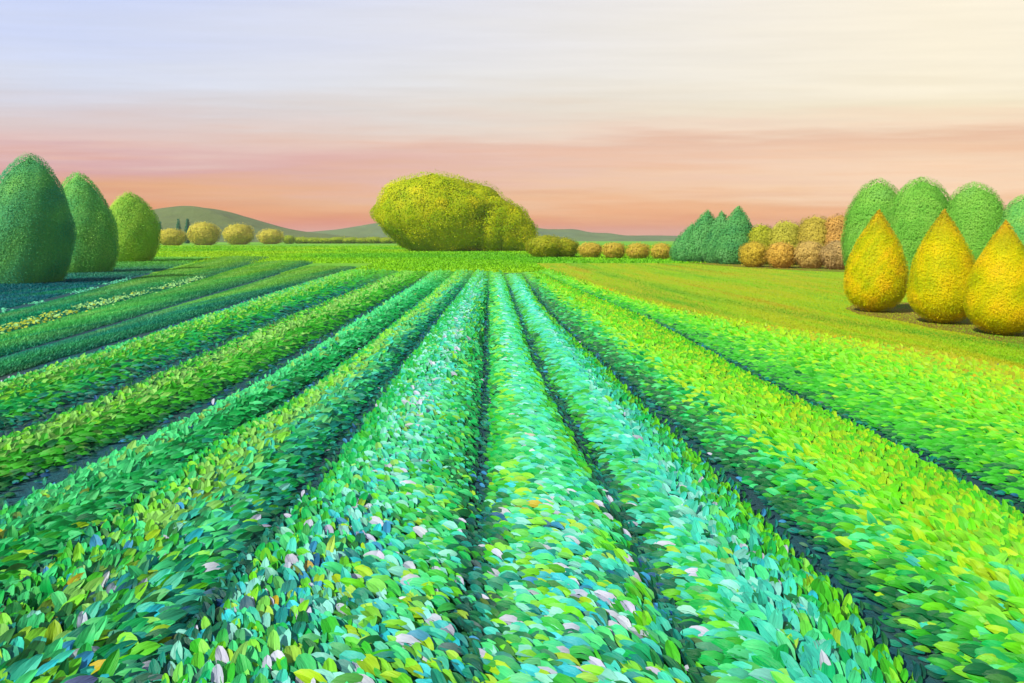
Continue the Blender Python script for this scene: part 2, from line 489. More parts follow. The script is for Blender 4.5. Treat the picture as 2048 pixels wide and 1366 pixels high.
def pick_colours(spec, s, d, X, closed, s_edge):
    n = len(s)
    ss = np.array([a for a, _ in spec]); ww = np.array([wvec(b) for _, b in spec])
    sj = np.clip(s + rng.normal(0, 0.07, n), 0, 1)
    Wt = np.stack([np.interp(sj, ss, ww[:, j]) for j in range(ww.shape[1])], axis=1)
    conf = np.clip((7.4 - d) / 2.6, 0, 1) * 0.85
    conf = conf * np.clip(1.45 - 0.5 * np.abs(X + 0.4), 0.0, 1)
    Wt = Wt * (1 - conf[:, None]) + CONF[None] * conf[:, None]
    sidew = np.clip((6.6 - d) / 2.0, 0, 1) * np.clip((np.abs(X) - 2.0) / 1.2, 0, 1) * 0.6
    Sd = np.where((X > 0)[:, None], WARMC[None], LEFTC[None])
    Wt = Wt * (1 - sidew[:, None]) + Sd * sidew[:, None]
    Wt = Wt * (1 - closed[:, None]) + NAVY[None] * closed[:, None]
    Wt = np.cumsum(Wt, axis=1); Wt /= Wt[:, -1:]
    r = 0.72 * rng.random(n) + 0.28 * VN[3](X * 2.2, d * 2.2)
    idx = (r[:, None] > Wt).sum(axis=1).clip(0, len(NAMES) - 1)
    c = PALM[idx] * rng.uniform(0.78, 1.18, n)[:, None]
    second = PALM[np.clip((rng.random(n)[:, None] > Wt).sum(axis=1), 0, len(NAMES) - 1)]
    return c * 0.88 + second * 0.12

def build_row(ln, rn, hmax, spec, label):
    d_end = min(DEND[ln], DEND[rn])
    d_end_l, d_end_r = DEND[ln], DEND[rn]
    d_far = 0.5 * (d_end_l + d_end_r)
    # --- where the row stands
    d0 = 5.0
    xm = 0.5 * (line_x(ln, d0) + line_x(rn, d0))
    base = np.array([xm, d0, 0.0])
    row = thing('crop_row', label, 'crop row', tuple(base), 'leafy crop rows converging across the field')
    # --- mound under the leaves
    ds = np.exp(np.linspace(math.log(2.5), math.log(d_far - 2.5), 90))
    a = line_x(ln, ds) + half_w(ln, ds); b = line_x(rn, ds) - half_w(rn, ds)
    ss = np.linspace(0, 1, 15)
    V = np.zeros((len(ds), len(ss), 3))
    V[..., 0] = a[:, None] + (b - a)[:, None] * ss[None]
    V[..., 1] = ds[:, None]
    taper = np.clip((d_far - 2.5 - ds) / 9.0, 0.02, 1)
    V[..., 2] = bed_height(ss[None], hmax, closing(ln, ds)[:, None], closing(rn, ds)[:, None]) * taper[:, None] * (0.86 + 0.28 * VN[1](V[..., 0] * 1.5, V[..., 1] * 0.9))
    V[:, 0, 2] = V[:, -1, 2] = -0.03
    V = V.reshape(-1, 3)
    m = len(ss)
    ii, jj = np.meshgrid(np.arange(len(ds) - 1), np.arange(m - 1), indexing='ij')
    q = (ii * m + jj).ravel()
    F = np.stack([q, q + 1, q + m + 1, q + m], axis=1)
    mesh_obj('mound', V - base, F, M_BED, row, smooth=True)
    # --- leaf positions: jittered scales, larger steps farther off
    P, S_, D_, Lz = [], [], [], []
    d = 2.7
    while d < d_far - 0.2:
        L = 0.165 * (1 + 0.034 * max(d - 5, 0)) * (1 + 0.12 * min(max((6.2 - d) / 1.8, 0), 1))
        a0 = float(line_x(ln, d) + half_w(ln, d)); b0 = float(line_x(rn, d) - half_w(rn, d))
        lim = 0.80 * d + 0.7
        step = 0.33 * L
        nn = max(3, int((b0 - a0) / step))
        s = (np.arange(nn) + rng.random()) / nn
        s = np.clip(s + rng.normal(0, 0.35 / nn, nn), 0.0, 1.0)
        x = a0 + (b0 - a0) * s
        hl, hr = float(half_w(ln, d)), float(half_w(rn, d))
        ext = rng.random(5)
        sx_ = np.where(rng.random(5) < 0.5, a0 - hl * ext, b0 + hr * ext)
        sx_ = sx_[rng.random(5) < 0.34 + 0.5 * (ext < 0.35)]
        x = np.concatenate([x, sx_])
        s = (x - a0) / (b0 - a0)
        keep = np.abs(x) < lim
        s, x = s[keep], x[keep]
        dj = d + rng.normal(0, 0.14 * L, len(s))
        kp = rng.random(len(s)) < np.clip((d_far + 1.5 - d) / 8.0, 0, 1)
        s, x, dj = s[kp], x[kp], dj[kp]
        P.append(np.stack([x, dj], 1)); S_.append(s); D_.append(dj); Lz.append(np.full(len(s), L))
        d += 0.31 * L
    P = np.concatenate(P); s = np.concatenate(S_); dd = np.concatenate(D_); L = np.concatenate(Lz)
    stray = (s < 0) | (s > 1)
    s = np.clip(s, 0, 1)
    n = len(s)
    taper = np.clip((d_far - 2.5 - dd) / 9.0, 0.02, 1)
    z = bed_height(s, hmax, closing(ln, dd), closing(rn, dd)) * taper * (0.86 + 0.28 * VN[1](P[:, 0] * 1.5, dd * 0.9))
    L = L * rng.uniform(0.72, 1.2, n) * (0.72 + 0.28 * np.clip(np.minimum(s, 1 - s) / 0.15, 0, 1))
    # nearby closed furrow strips
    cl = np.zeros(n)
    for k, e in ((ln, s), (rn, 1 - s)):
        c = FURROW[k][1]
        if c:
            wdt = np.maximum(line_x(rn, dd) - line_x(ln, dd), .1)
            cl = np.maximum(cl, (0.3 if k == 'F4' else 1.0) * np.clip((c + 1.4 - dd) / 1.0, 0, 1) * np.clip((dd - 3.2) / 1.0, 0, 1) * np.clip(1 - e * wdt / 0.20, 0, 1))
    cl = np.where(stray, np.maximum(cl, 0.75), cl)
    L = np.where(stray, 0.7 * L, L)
    # --- how every leaf lies: outward from the crest and away along the row
    side = 2 * s - 1                                   # -1 left edge .. +1 right edge
    view = np.stack([-P[:, 0], -dd, np.full(n, 2.2)], 1); view = nrm(view)
    facing = side * np.sign(-P[:, 0])                  # +1 flank turned to the camera
    central = np.clip(1.6 - np.abs(P[:, 0]), 0, 1)
    outw = side * np.where(facing > 0, 1.0, 0.5) + rng.normal(0, 0.2, n)
    fwd = np.where(facing > 0, 0.30, 0.60) + rng.normal(0, 0.22, n)
    lift = np.where(facing > 0, 0.22, 0.50 * np.abs(side) + 0.22) + rng.normal(0, 0.09, n)
    outw = outw * (1 - 0.5 * central) - 0.75 * central
    lift = lift * (1 - 0.45 * central)
    T = nrm(np.stack([outw, fwd, lift], 1))
    slope = -np.sign(side) * hmax * 2.4 * np.abs(side) ** 1.4 * 2 / np.maximum(line_x(rn, dd) - line_x(ln, dd), .3)
    sn = nrm(np.stack([-slope, np.zeros(n), np.ones(n)], 1))
    up = nrm(sn * 0.9 + view * 0.8 + rng.normal(0, 0.15, (n, 3)))
    Nn = nrm(up - T * np.sum(up * T, 1, keepdims=True))
    B = np.cross(T, Nn)
    pos = np.stack([P[:, 0], dd, z + 0.01 + 0.035 * rng.random(n)], 1) - T * (0.35 * L)[:, None]
    pos[:, 2] = np.maximum(pos[:, 2], 0.01)
    wid = rng.uniform(0.72, 1.0, n)
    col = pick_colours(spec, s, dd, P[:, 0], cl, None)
    fr = np.clip((dd - 34) / 24, 0, 0.6)[:, None]
    col = col * (1 - fr) + alb((110, 196, 30))[None] * rng.uniform(.85, 1.15, (n, 1)) * fr
    # --- the largest leaves in view become leaves of their own
    px = FPX * P[:, 0] / dd + CX; py = HOR + FPX * (CAM_H - z) / dd
    vis = (px > 10) & (px < 2038) & (py < 1350)
    score = np.where(vis, FPX * L / dd, 0)
    order = np.argsort(-score)
    big = order[:300]; big = big[score[big] > 0]
    isbig = np.zeros(n, bool); isbig[big] = True
    for q in big:
        me = LEAF_MESH[q % len(LEAF_MESH)]
        o = bpy.data.objects.new('leaf', me)
        mtx = Matrix.Identity(4)
        sc = L[q]
        for r in range(3):
            mtx[r][0] = B[q, r] * sc * wid[q]; mtx[r][1] = T[q, r] * sc; mtx[r][2] = Nn[q, r] * sc
            mtx[r][3] = pos[q, r] - base[r]
        o.parent = row
        o.matrix_basis = mtx
        o.color = (*[float(v) for v in col[q]], 1.0)
        COL.objects.link(o)
    rest = ~isbig
    VV, FF, CC, SS, off = [], [], [], [], 0
    for lev, lo, hi in ((0, 0, 11), (1, 11, 24), (2, 24, 999)):
        k = rest & (dd >= lo) & (dd < hi)
        if k.sum() == 0:
            continue
        v, f, c, sp = leaf_mass('x', pos[k], T[k], B[k], Nn[k], L[k], wid[k], col[k], lev, None, None)
        VV.append(v - base); FF.append(f + off); CC.append(c); SS.append(sp); off += len(v)
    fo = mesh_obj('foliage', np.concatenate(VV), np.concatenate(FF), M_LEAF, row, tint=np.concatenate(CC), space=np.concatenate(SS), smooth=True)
    fo['kind'] = 'stuff'
    return n

total = 0
for ln, rn, hmax, spec, label in ROWS:
    total += build_row(ln, rn, hmax, spec, label)
print('leaves', total)

# ------------------------------------------------------------------ grass
def blades(name, X, Y, hgt, tint, material, parent=None, base=(0, 0, 0), lean=0.5, width=0.16, Z=0.0):
    n = len(X)
    ang = rng.uniform(0, 2 * math.pi, n)
    w = hgt * width * rng.uniform(0.7, 1.4, n)
    lx = rng.normal(0, lean, n) * hgt; ly = rng.normal(0, lean, n) * hgt
    bx, by = np.cos(ang) * w, np.sin(ang) * w
    Z = np.broadcast_to(Z, (n,))
    V = np.zeros((n, 3, 3))
    V[:, 0] = np.stack([X - bx, Y - by, Z - 0.005], 1)
    V[:, 1] = np.stack([X + bx, Y + by, Z - 0.005], 1)
    V[:, 2] = np.stack([X + lx, Y + ly, Z + hgt], 1)
    F = np.arange(3 * n).reshape(n, 3)
    return mesh_obj(name, V.reshape(-1, 3) - np.array(base), F, material, parent, tint=np.repeat(tint, 3, axis=0), loc=(0, 0, 0) if parent else base)

def streak_tint(X, Y, cols, su=0.9, sv=0.07, jit=0.2, seed=0):
    u = X - SLOPE * Y
    f = 0.6 * VN[seed](u * su, Y * sv) + 0.32 * VN[(seed + 1) % 5](u * su * 3.3, Y * sv * 2.0) + 0.08 * rng.random(len(X))
    f = np.clip((f - 0.25) / 0.5, 0, 0.999) * (len(cols) - 1)
    i = f.astype(int); fr = (f - i)[:, None]
    C = np.array([alb(c) for c in cols])
    c = C[i] * (1 - fr) + C[np.minimum(i + 1, len(cols) - 1)] * fr
    return c * rng.uniform(1 - jit, 1 + jit, len(X))[:, None]

# smooth grassy strips on the left of the field, each a low row of fine shoots
STRIPS = [
 ('M', 'F1', 0.24, [(30, 150, 120), (70, 184, 100), (120, 204, 90), (60, 170, 90)], M_STRIP, 'low grassy strip of blue green and lime shoots next to the outer grey furrow'),
 ('A', 'M', 0.24, [(30, 160, 90), (70, 190, 90), (110, 204, 100), (30, 168, 100)], M_STRIP, 'smooth light green grassy strip between blossoming strip and blue green strip'),
 ('F0', 'A', 0.24, [(0, 132, 100), (10, 156, 104), (30, 170, 110), (0, 140, 110)], M_STRIP, 'emerald grassy strip edged with white and yellow blossoms'),
]
for ln, rn, hmax, cols, mt, label in STRIPS:
    d_far = 0.5 * (DEND[ln] + DEND[rn])
    xm = float(0.5 * (line_x(ln, 14.0) + line_x(rn, 14.0)))
    base = np.array([xm, 14.0, 0.0])
    row = thing('grass_strip', label, 'grass strip', tuple(base), 'smooth grassy strips beside the crop rows')
    ds = np.exp(np.linspace(math.log(4.0), math.log(d_far), 80))
    a = line_x(ln, ds) + half_w(ln, ds); b = line_x(rn, ds) - half_w(rn, ds)
    ss = np.linspace(0, 1, 13)
    V = np.zeros((len(ds), len(ss), 3))
    V[..., 0] = a[:, None] + (b - a)[:, None] * ss[None]; V[..., 1] = ds[:, None]
    V[..., 2] = bed_height(ss[None], hmax) * (0.7 + 0.6 * VN[1](V[..., 0] * 0.8, V[..., 1] * 0.3))
    V[:, 0, 2] = V[:, -1, 2] = -0.03
    V = V.reshape(-1, 3); m = len(ss)
    ii, jj = np.meshgrid(np.arange(len(ds) - 1), np.arange(m - 1), indexing='ij')
    q = (ii * m + jj).ravel()
    mesh_obj('mound', V - base, np.stack([q, q + 1, q + m + 1, q + m], axis=1), mt, row, smooth=True)
    nb = 70000
    D = 8.5 * (d_far / 8.5) ** (rng.random(nb) ** 0.8)
    s = rng.random(nb)
    a = line_x(ln, D) + half_w(ln, D); b = line_x(rn, D) - half_w(rn, D)
    X = a + (b - a) * s
    keep = X > -0.8 * D - 1.5
    X, D, s = X[keep], D[keep], s[keep]
    Z = bed_height(s, hmax) * (0.7 + 0.6 * VN[1](X * 0.8, D * 0.3))
    t = streak_tint(X, D, cols, 1.6, 0.06, 0.2, 1) * 1.25
    far = np.clip((D - 24) / 30, 0, 0.85)[:, None]
    t = t * (1 - far) + streak_tint(X, D, [(110, 190, 50), (150, 200, 40), (90, 184, 60)], 1.6, 0.06, 0.2, 2) * far
    edge = np.clip((s - 0.62) / 0.38, 0, 1)[:, None] * 0.75  # right flank darkens to teal: mound shading put into the blade tint
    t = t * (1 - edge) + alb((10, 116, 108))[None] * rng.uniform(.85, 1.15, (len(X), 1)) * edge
    crest = np.exp(-((s - 0.36) / 0.13) ** 2)[:, None] * 0.55 * VN[4](D * 0.5, s * 3)[:, None]  # pale crest: mound highlight put into the blade tint
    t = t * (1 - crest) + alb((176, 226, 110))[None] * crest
    h = rng.uniform(0.025, 0.055, len(X)) * (1 + D * 0.025)
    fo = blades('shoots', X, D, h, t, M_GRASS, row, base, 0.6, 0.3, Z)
    fo['kind'] = 'stuff'
    if ln == 'F0':
        # blossoms along both edges of the strip
        nf = 1800
        D = 15 * (45 / 15) ** rng.random(nf)
        e = rng.random(nf) < 0.5
        keep = np.where(e, VN[2](D * 0.7, D * 0) > 0.45, VN[3](D * 0.6, D * 0) > 0.4)
        D, e = D[keep], e[keep]; nf = len(D)
        a = line_x(ln, D) + 0.25; b = line_x(rn, D)
        X = np.where(e, a + 0.2 + rng.normal(0, 0.16, nf), b - 0.15 + rng.normal(0, 0.25, nf))
        yel = (~e) & (rng.random(nf) < np.clip((26 - D) / 8, 0.1, 0.85))
        t = np.where(yel[:, None], lin((186, 206, 60))[None] * .7, np.where(e[:, None], lin((96, 210, 160))[None] * .7, lin((160, 224, 130))[None] * .7))
        n_ = nf
        P = np.stack([X, D, 0.13 + 0.05 * rng.random(n_)], 1)
        T = nrm(rng.normal(0, 1, (n_, 3)) * np.array([1, 1, .3])); up = nrm(np.array([0.2, -0.6, 0.8]) + rng.normal(0, .2, (n_, 3)))
        Nn = nrm(up - T * np.sum(up * T, 1, keepdims=True)); B = np.cross(T, Nn)
        v, f, c, sp = leaf_mass('x', P, T, B, Nn, rng.uniform(0.06, 0.13, n_), rng.uniform(1.2, 1.8, n_), t, 1, None, None)
        bo = mesh_obj('blossoms', v - base, f, M_LEAF, row, tint=c, space=sp)
        bo['kind'] = 'stuff'

def scatter_field(name, label, cat, n, xf, d0, d1, cols, hr, su, sv, seed, power=0.8, wd=0.3, accept=None):
    D = d0 * (d1 / d0) ** (rng.random(n) ** power)
    lo, hi = xf(D)
    X = lo + (hi - lo) * rng.random(n)
    keep = (np.abs(X) < 0.82 * D + 1.5) & (hi > lo)
    if accept is not None:
        keep &= accept(X, D)
    X, D = X[keep], D[keep]
    t = streak_tint(X, D, cols, su, sv, 0.10, seed) * 1.15
    h = rng.uniform(hr[0], hr[1], len(X)) * (1 + D * 0.02)
    if name == 'meadow_grass':
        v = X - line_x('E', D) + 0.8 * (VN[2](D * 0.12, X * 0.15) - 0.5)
        for lo, hi, c, k in ((-0.5, 1.0, (186, 188, 20), .65), (1.3, 2.2, (168, 206, 8), .7), (2.6, 4.2, (70, 150, 24), .75), (5.4, 8.0, (170, 196, 6), .5)):  # dark green band paints the cone shrubs' shade into the grass colour
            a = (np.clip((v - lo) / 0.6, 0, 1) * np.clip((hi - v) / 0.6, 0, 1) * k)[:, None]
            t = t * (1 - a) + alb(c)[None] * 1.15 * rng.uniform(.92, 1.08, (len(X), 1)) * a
    if name == 'teal_grass':
        far = np.clip((D - 40) / 40, 0, 0.9)[:, None]
        t = t * (1 - far) + alb((110, 190, 50))[None] * far
    o = blades(name, X, D, h, t, M_GRASS, None, (0, 0, 0), 0.9, wd, 0.01)
    o['kind'] = 'stuff'; o['label'] = label; o['category'] = cat
    return o
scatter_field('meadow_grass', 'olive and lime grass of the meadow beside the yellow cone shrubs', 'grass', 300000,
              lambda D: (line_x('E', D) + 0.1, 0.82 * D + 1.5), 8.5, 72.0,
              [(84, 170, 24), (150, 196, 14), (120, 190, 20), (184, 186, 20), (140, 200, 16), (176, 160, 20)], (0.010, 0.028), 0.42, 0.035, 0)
scatter_field('lawn_grass', 'bright lime grass beyond the ends of the crop rows', 'grass', 140000,
              lambda D: (np.full(len(D), -0.66) * D, np.full(len(D), 0.5) * D), 52.0, 240.0,
              [(104, 188, 24), (134, 204, 14), (164, 212, 14)], (0.04, 0.09), 0.05, 0.04, 2, 0.9, 0.5,
              lambda X, D: ((X < line_x('E', D)) & (X > line_x('F1', D))) | (D > 72) & (X > line_x('F0', D)) | (D > 98))
scatter_field('teal_grass', 'dark teal grass under the tall egg shaped trees', 'grass', 90000,
              lambda D: (-0.8 * D - 1.5, line_x('F0', D) - 0.35), 16.0, 90.0,
              [(0, 104, 112), (0, 128, 112), (16, 110, 132), (10, 140, 100)], (0.03, 0.07), 0.3, 0.06, 3, 0.8, 0.35)
# ground of that teal strip
ds = np.exp(np.linspace(math.log(3.0), math.log(62.0), 50))
xr = line_x('F0', ds) - 0.3
vs = [(-0.8 * d - 30 if d < 40 else x - 0.02 - (62 - d) * 2.8, d, 0.010) for x, d in zip(xr, ds)] + [(x, d, 0.010) for x, d in zip(xr, ds)]
n = len(ds)
structure(mesh_obj('teal_verge', vs, [(i, n + i, n + i + 1, i + 1) for i in range(n - 1)], M_TEAL))

# ------------------------------------------------------------------ trees and shrubs
def prof_tear(t):
    a = np.clip((0.27 - t) / 0.27, 0, 1); b = np.clip((t - 0.27) / 0.73, 0, 1)
    return np.sqrt(np.clip(1 - a ** 2 * 0.99, 0, 1)) * np.cos(b * math.pi / 2) ** 0.92
def prof_egg(t):
    a = np.clip((0.36 - t) / 0.36, 0, 1); b = np.clip((t - 0.36) / 0.64, 0, 1)
    return np.sqrt(np.clip(1 - 0.50 * a ** 2.2, 0, 1)) * np.clip(1 - b ** 2.0, 0, 1) ** 0.66
def prof_oval(t):
    a = np.clip((0.48 - t) / 0.48, 0, 1); b = np.clip((t - 0.48) / 0.52, 0, 1)
    return np.sqrt(np.clip(1 - 0.75 * a ** 2.2, 0, 1)) * np.clip(1 - b ** 2.3, 0, 1) ** 0.58
def prof_round(t):
    x = np.clip(2 * t - 1, -1, 1) * np.where(t < 0.5, 0.86, 1.0)
    return np.sqrt(np.clip(1 - x * x, 0, 1))
def prof_flame(t):
    a = np.clip((0.22 - t) / 0.22, 0, 1); b = np.clip((t - 0.22) / 0.78, 0, 1)
    return np.sqrt(np.clip(1 - 0.5 * a ** 2, 0, 1)) * np.cos(b * math.pi / 2) ** 0.8

def lumps(seed, amp):
    r = np.random.default_rng(seed)
    k = r.normal(0, 1, (9, 3)) * r.uniform(2, 7, (9, 1)); ph = r.uniform(0, 6.28, 9)
    def f(p):
        return amp * np.sin(p @ k.T + ph).sum(1) / 3.0
    return f

def crown_cloud(lobes, n, leaf, cols, seed, amp=0.05, top_col=None):
    """lobes: (centre xyz of base, radius x, radius y, height, profile, lean) -> leaf quads + inner body"""
    r = np.random.default_rng(seed)
    V, F, C, off = [], [], [], 0
    areas = np.array([(rx + ry) * h for _, rx, ry, h, _, _ in lobes])
    body = []
    lf = [lumps(seed + 5 * i, amp) for i in range(len(lobes))]
    def surf(i, th, t):
        (c, rx, ry, h, pf, lean) = lobes[i]
        dirn = np.stack([np.cos(th), np.sin(th), 2.2 * t], 1)
        k = 1 + lf[i](dirn)
        rr = pf(t) * k
        p = np.stack([c[0] + rx * rr * np.cos(th) + lean * t, c[1] + ry * rr * np.sin(th), c[2] + h * t * (1 + 0.3 * (k - 1))], 1)
        e = 0.01
        dr = (pf(np.clip(t + e, 0, 1)) - pf(np.clip(t - e, 0, 1))) / (2 * e)
        nn = np.stack([np.cos(th) / rx, np.sin(th) / ry, -np.clip(dr, -8, 8) / h], 1)
        return p, nrm(nn), k
    for i, L in enumerate(lobes):
        (c, rx, ry, h, pf, lean) = L
        m = int(n * areas[i] / areas.sum())
        tt = r.random(m * 5); w = pf(tt) + 0.12
        tt = tt[r.random(m * 5) * 1.12 < w][:m]
        th = r.uniform(0, 2 * math.pi, len(tt))
        p, nn, k = surf(i, th, tt)
        p = p + nn * (r.random(len(p)) * 2.0 - 1.5)[:, None] * leaf
        keep = np.ones(len(p), bool)
        for j, L2 in enumerate(lobes):
            if j != i:
                (c2, rx2, ry2, h2, pf2, lean2) = L2
                t2 = (p[:, 2] - c2[2]) / h2
                rr2 = pf2(np.clip(t2, 0, 1)) * 0.9
                keep &= ~((t2 > 0.02) & (t2 < 0.95) & ((((p[:, 0] - c2[0] - lean2 * t2) / rx2) ** 2 + ((p[:, 1] - c2[1]) / ry2) ** 2) < rr2 ** 2))
        keep &= p[:, 2] > 0.02
        p, nn, tk, kk = p[keep], nn[keep], tt[keep], k[keep]
        m = len(p)
        T = nrm(np.cross(nn, r.normal(0, 1, (m, 3))) + nn * r.uniform(-0.1, 0.45, (m, 1)))
        Nn = nrm(nn + r.normal(0, 0.11, (m, 3))); Nn = nrm(Nn - T * np.sum(Nn * T, 1, keepdims=True))
        B = np.cross(T, Nn)
        l = (leaf * r.uniform(0.6, 1.4, m))[:, None]
        w_ = l * 0.36
        q = np.stack([p, p + T * l * 0.5 + B * w_ + Nn * l * .08, p + T * l, p + T * l * 0.5 - B * w_ + Nn * l * .08], 1)
        cl = lf[(i + 1) % len(lobes)](p / max(rx, h) * 3.0 + 9.0) / max(amp, 1e-3)
        f = np.clip(0.5 + 0.30 * cl + r.normal(0, 0.12, m), 0, 0.999) * (len(cols) - 1)
        ii = f.astype(int); fr = (f - ii)[:, None]
        CC = np.array([alb(c_, 0.92) for c_ in cols])
        colr = CC[ii] * (1 - fr) + CC[np.minimum(ii + 1, len(cols) - 1)] * fr
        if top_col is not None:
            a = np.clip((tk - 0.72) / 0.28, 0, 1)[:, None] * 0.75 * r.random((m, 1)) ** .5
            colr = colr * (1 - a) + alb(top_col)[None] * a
        colr = colr * r.uniform(0.94, 1.06, m)[:, None]
        V.append(q.reshape(-1, 3)); F.append(np.arange(4 * m).reshape(m, 4) + off); C.append(np.repeat(colr, 4, axis=0)); off += 4 * m
        # inner body so the crown is not hollow
        nt, nh = 14, 20
        T_, H_ = np.meshgrid(np.linspace(0.0, 1, nt), np.linspace(0, 2 * math.pi, nh, endpoint=False), indexing='ij')
        pb, nb, _ = surf(i, H_.ravel(), T_.ravel())
        ctr = np.stack([c[0] + lean * T_.ravel(), np.full(nt * nh, c[1]), pb[:, 2]], 1)
        pb = ctr + (pb - ctr) * max(0.7, 1 - 1.6 * leaf / rx)
        pb[:, 2] = c[2] + (pb[:, 2] - c[2]) * 0.955 + 0.02
        fb = []
        for a in range(nt - 1):
            for b in range(nh):
                fb.append((a * nh + b, a * nh + (b + 1) % nh, (a + 1) * nh + (b + 1) % nh, (a + 1) * nh + b))
        V.append(pb); F.append(np.array(fb) + off); off += len(pb)
        mid = np.array([alb(c_, 0.85) for c_ in cols]).mean(0)
        C.append(np.repeat(mid[None], len(pb), axis=0))
    return np.concatenate(V), np.concatenate(F), np.concatenate(C)

def trunk_mesh(h, r0, seed):
    r = np.random.default_rng(seed)
    V, F = [], []
    def tube(p0, p1, ra, rb):
        p0, p1 = np.array(p0, float), np.array(p1, float)
        ax = nrm((p1 - p0)[None])[0]
        u = nrm(np.cross(ax, [0.3, 0.9, 0.1])[None])[0]; v = np.cross(ax, u)
        o = len(V)
        for j in range(5):
            f = j / 4
            c = p0 + (p1 - p0) * f + r.normal(0, 0.12, 3) * ra * (0 < j < 4)
            rad = ra + (rb - ra) * f
            if j == 0: rad *= 1.25
            for a in range(8):
                th = a * math.pi / 4
                V.append(c + (u * math.cos(th) + v * math.sin(th)) * rad)
        for j in range(4):
            for a in range(8):
                F.append((o + j * 8 + a, o + j * 8 + (a + 1) % 8, o + (j + 1) * 8 + (a + 1) % 8, o + (j + 1) * 8 + a))
        F.append(tuple(o + 32 + a for a in range(8)))
    tube((0, 0, -0.1), (0, 0, h), r0, r0 * 0.35)
    for k in range(4):
        a = r.uniform(0, 6.28); z = h * r.uniform(0.35, 0.75)
        tube((0, 0, z), (math.cos(a) * h * 0.22, math.sin(a) * h * 0.22, z + h * 0.22), r0 * 0.45, r0 * 0.15)
    return np.array(V), F

SEED = [100]
def plant(name, label, cat, d, lobes_px, cols, prof, group=None, leaf_px=5.0, dens=1.0, amp=0.05, top_col=None, lift=0.0):
    leaf_px *= 0.6
    """lobes_px: (x centre, top y, half width px, base y, lean px) all at ground distance d"""
    SEED[0] += 17
    k = d / FPX
    x0 = (lobes_px[0][0] - CX) * k
    root = thing(name, label, cat, (x0, d, 0), group)
    gy = HOR + CAM_H / k
    lobes, area = [], 0
    for lp in lobes_px:
        cx_, top, hw, by, lean = lp[:5]
        depth_off = lp[5] if len(lp) > 5 else 0.0
        ry = lp[6] if len(lp) > 6 else 1.0
        h = (by - top) * k
        z0 = max((gy - by) * k, 0.0)
        lobes.append((((cx_ - CX) * k - x0, depth_off * k, z0), hw * k, hw * k * ry, h, prof, lean * k))
        area += hw * 2 * (by - top)
    n = int(dens * area * 2.4 / (leaf_px * leaf_px * 0.36) * 0.9)
    n = min(n, 90000)
    leaf_px = max(leaf_px, 2.0)
    V, F, C = crown_cloud(lobes, n, leaf_px * k, cols, SEED[0], amp, top_col)
    hh = max(l[3] + l[0][2] for l in lobes)
    tv, tf = trunk_mesh(hh * 0.6, max(hh * 0.028, 0.05), SEED[0])
    mesh_obj('trunk', tv, tf, M_BARK, root, smooth=True)
    mesh_obj('crown', V, F, M_TREE, root, tint=C)
    return root

GREEN = [(122, 184, 66), (142, 196, 70), (162, 206, 74), (184, 212, 80)]
TEALG = [(86, 176, 110), (106, 190, 104), (130, 202, 100), (156, 212, 106)]
GOLD = [(174, 190, 8), (204, 206, 6), (230, 212, 8), (234, 202, 28)]
OLIVE = [(110, 140, 20), (134, 164, 20), (160, 180, 24), (180, 186, 40)]
HAZEL = [(150, 140, 50), (176, 160, 56), (190, 168, 70), (166, 160, 50)]
STRAW = [(168, 172, 50), (196, 192, 64), (214, 202, 84), (204, 184, 74)]
BLUEG = [(70, 150, 92), (88, 166, 92), (104, 178, 98), (116, 184, 112)]
FRESH = [(112, 182, 68), (126, 194, 74), (146, 202, 84), (134, 194, 94)]

dist = lambda y: FPX * CAM_H / (y - HOR)
G = 'tall egg shaped trees in the teal verge'
plant('egg_tree', 'tallest dark green egg shaped tree on the teal verge', 'tree', dist(566), [(60, 306, 76, 566, 0)], [(66, 162, 124), (86, 176, 116), (108, 190, 106), (140, 206, 108)], prof_egg, G, 3.8, 1.1)
plant('egg_tree', 'middle sized green egg shaped tree between its taller and shorter neighbours', 'tree', dist(545), [(172, 346, 60, 545, -14)], TEALG, prof_egg, G, 3.8, 1.1)
plant('egg_tree', 'shortest yellowish green egg shaped tree on the teal verge', 'tree', dist(523), [(263, 384, 52, 523, -3)], GREEN, prof_egg, G, 3.6, 1.1)

G = 'straw coloured round bushes below the hill'
for cx_, top, hw, by, lab in ((343, 456, 28, 492, 'small straw yellow round bush nearest the egg shaped trees'),
        (408, 443, 31, 490, 'largest straw yellow round bush beside two thin cypresses'),
        (478, 446, 30, 489, 'straw yellow round bush midway along the line below the hill'),
        (541, 457, 26, 488, 'flattish olive yellow round bush at the low end of the hill')):
    plant('round_bush', lab, 'bush', dist(by), [(cx_, top, hw, by, 0)], STRAW, prof_round, G, 4.0, 1.0, 0.06)
plant('round_bush', 'tiny dull green bush just before the long low hedge', 'bush', dist(487.5), [(578, 470, 14, 487.5, 0)], OLIVE, prof_round, None, 3.5, 1.0, 0.06)
G = 'thin cypresses below the hill'
for cx_, top, hw, by, lab in ((320, 444, 5, 486, 'thin dark cypress standing alone beside the shortest egg shaped tree'),
        (357, 437, 5.5, 486, 'thin dark cypress behind the smallest straw bush'),
        (375, 436, 5.5, 487, 'thin dark cypress touching the largest straw bush')):
    plant('cypress', lab, 'cypress', dist(by), [(cx_, top, hw, by, 0)], [(20, 100, 84), (36, 120, 84), (50, 130, 90)], prof_flame, G, 3.0, 1.6, 0.05)
plant('hedge', 'long low olive hedge along the far lawn edge', 'hedge', dist(487), [(x, 473 + (i % 3), 22, 487, 0) for i, x in enumerate(range(604, 800, 24))],
      OLIVE, prof_round, None, 4.0, 0.8, 0.06)

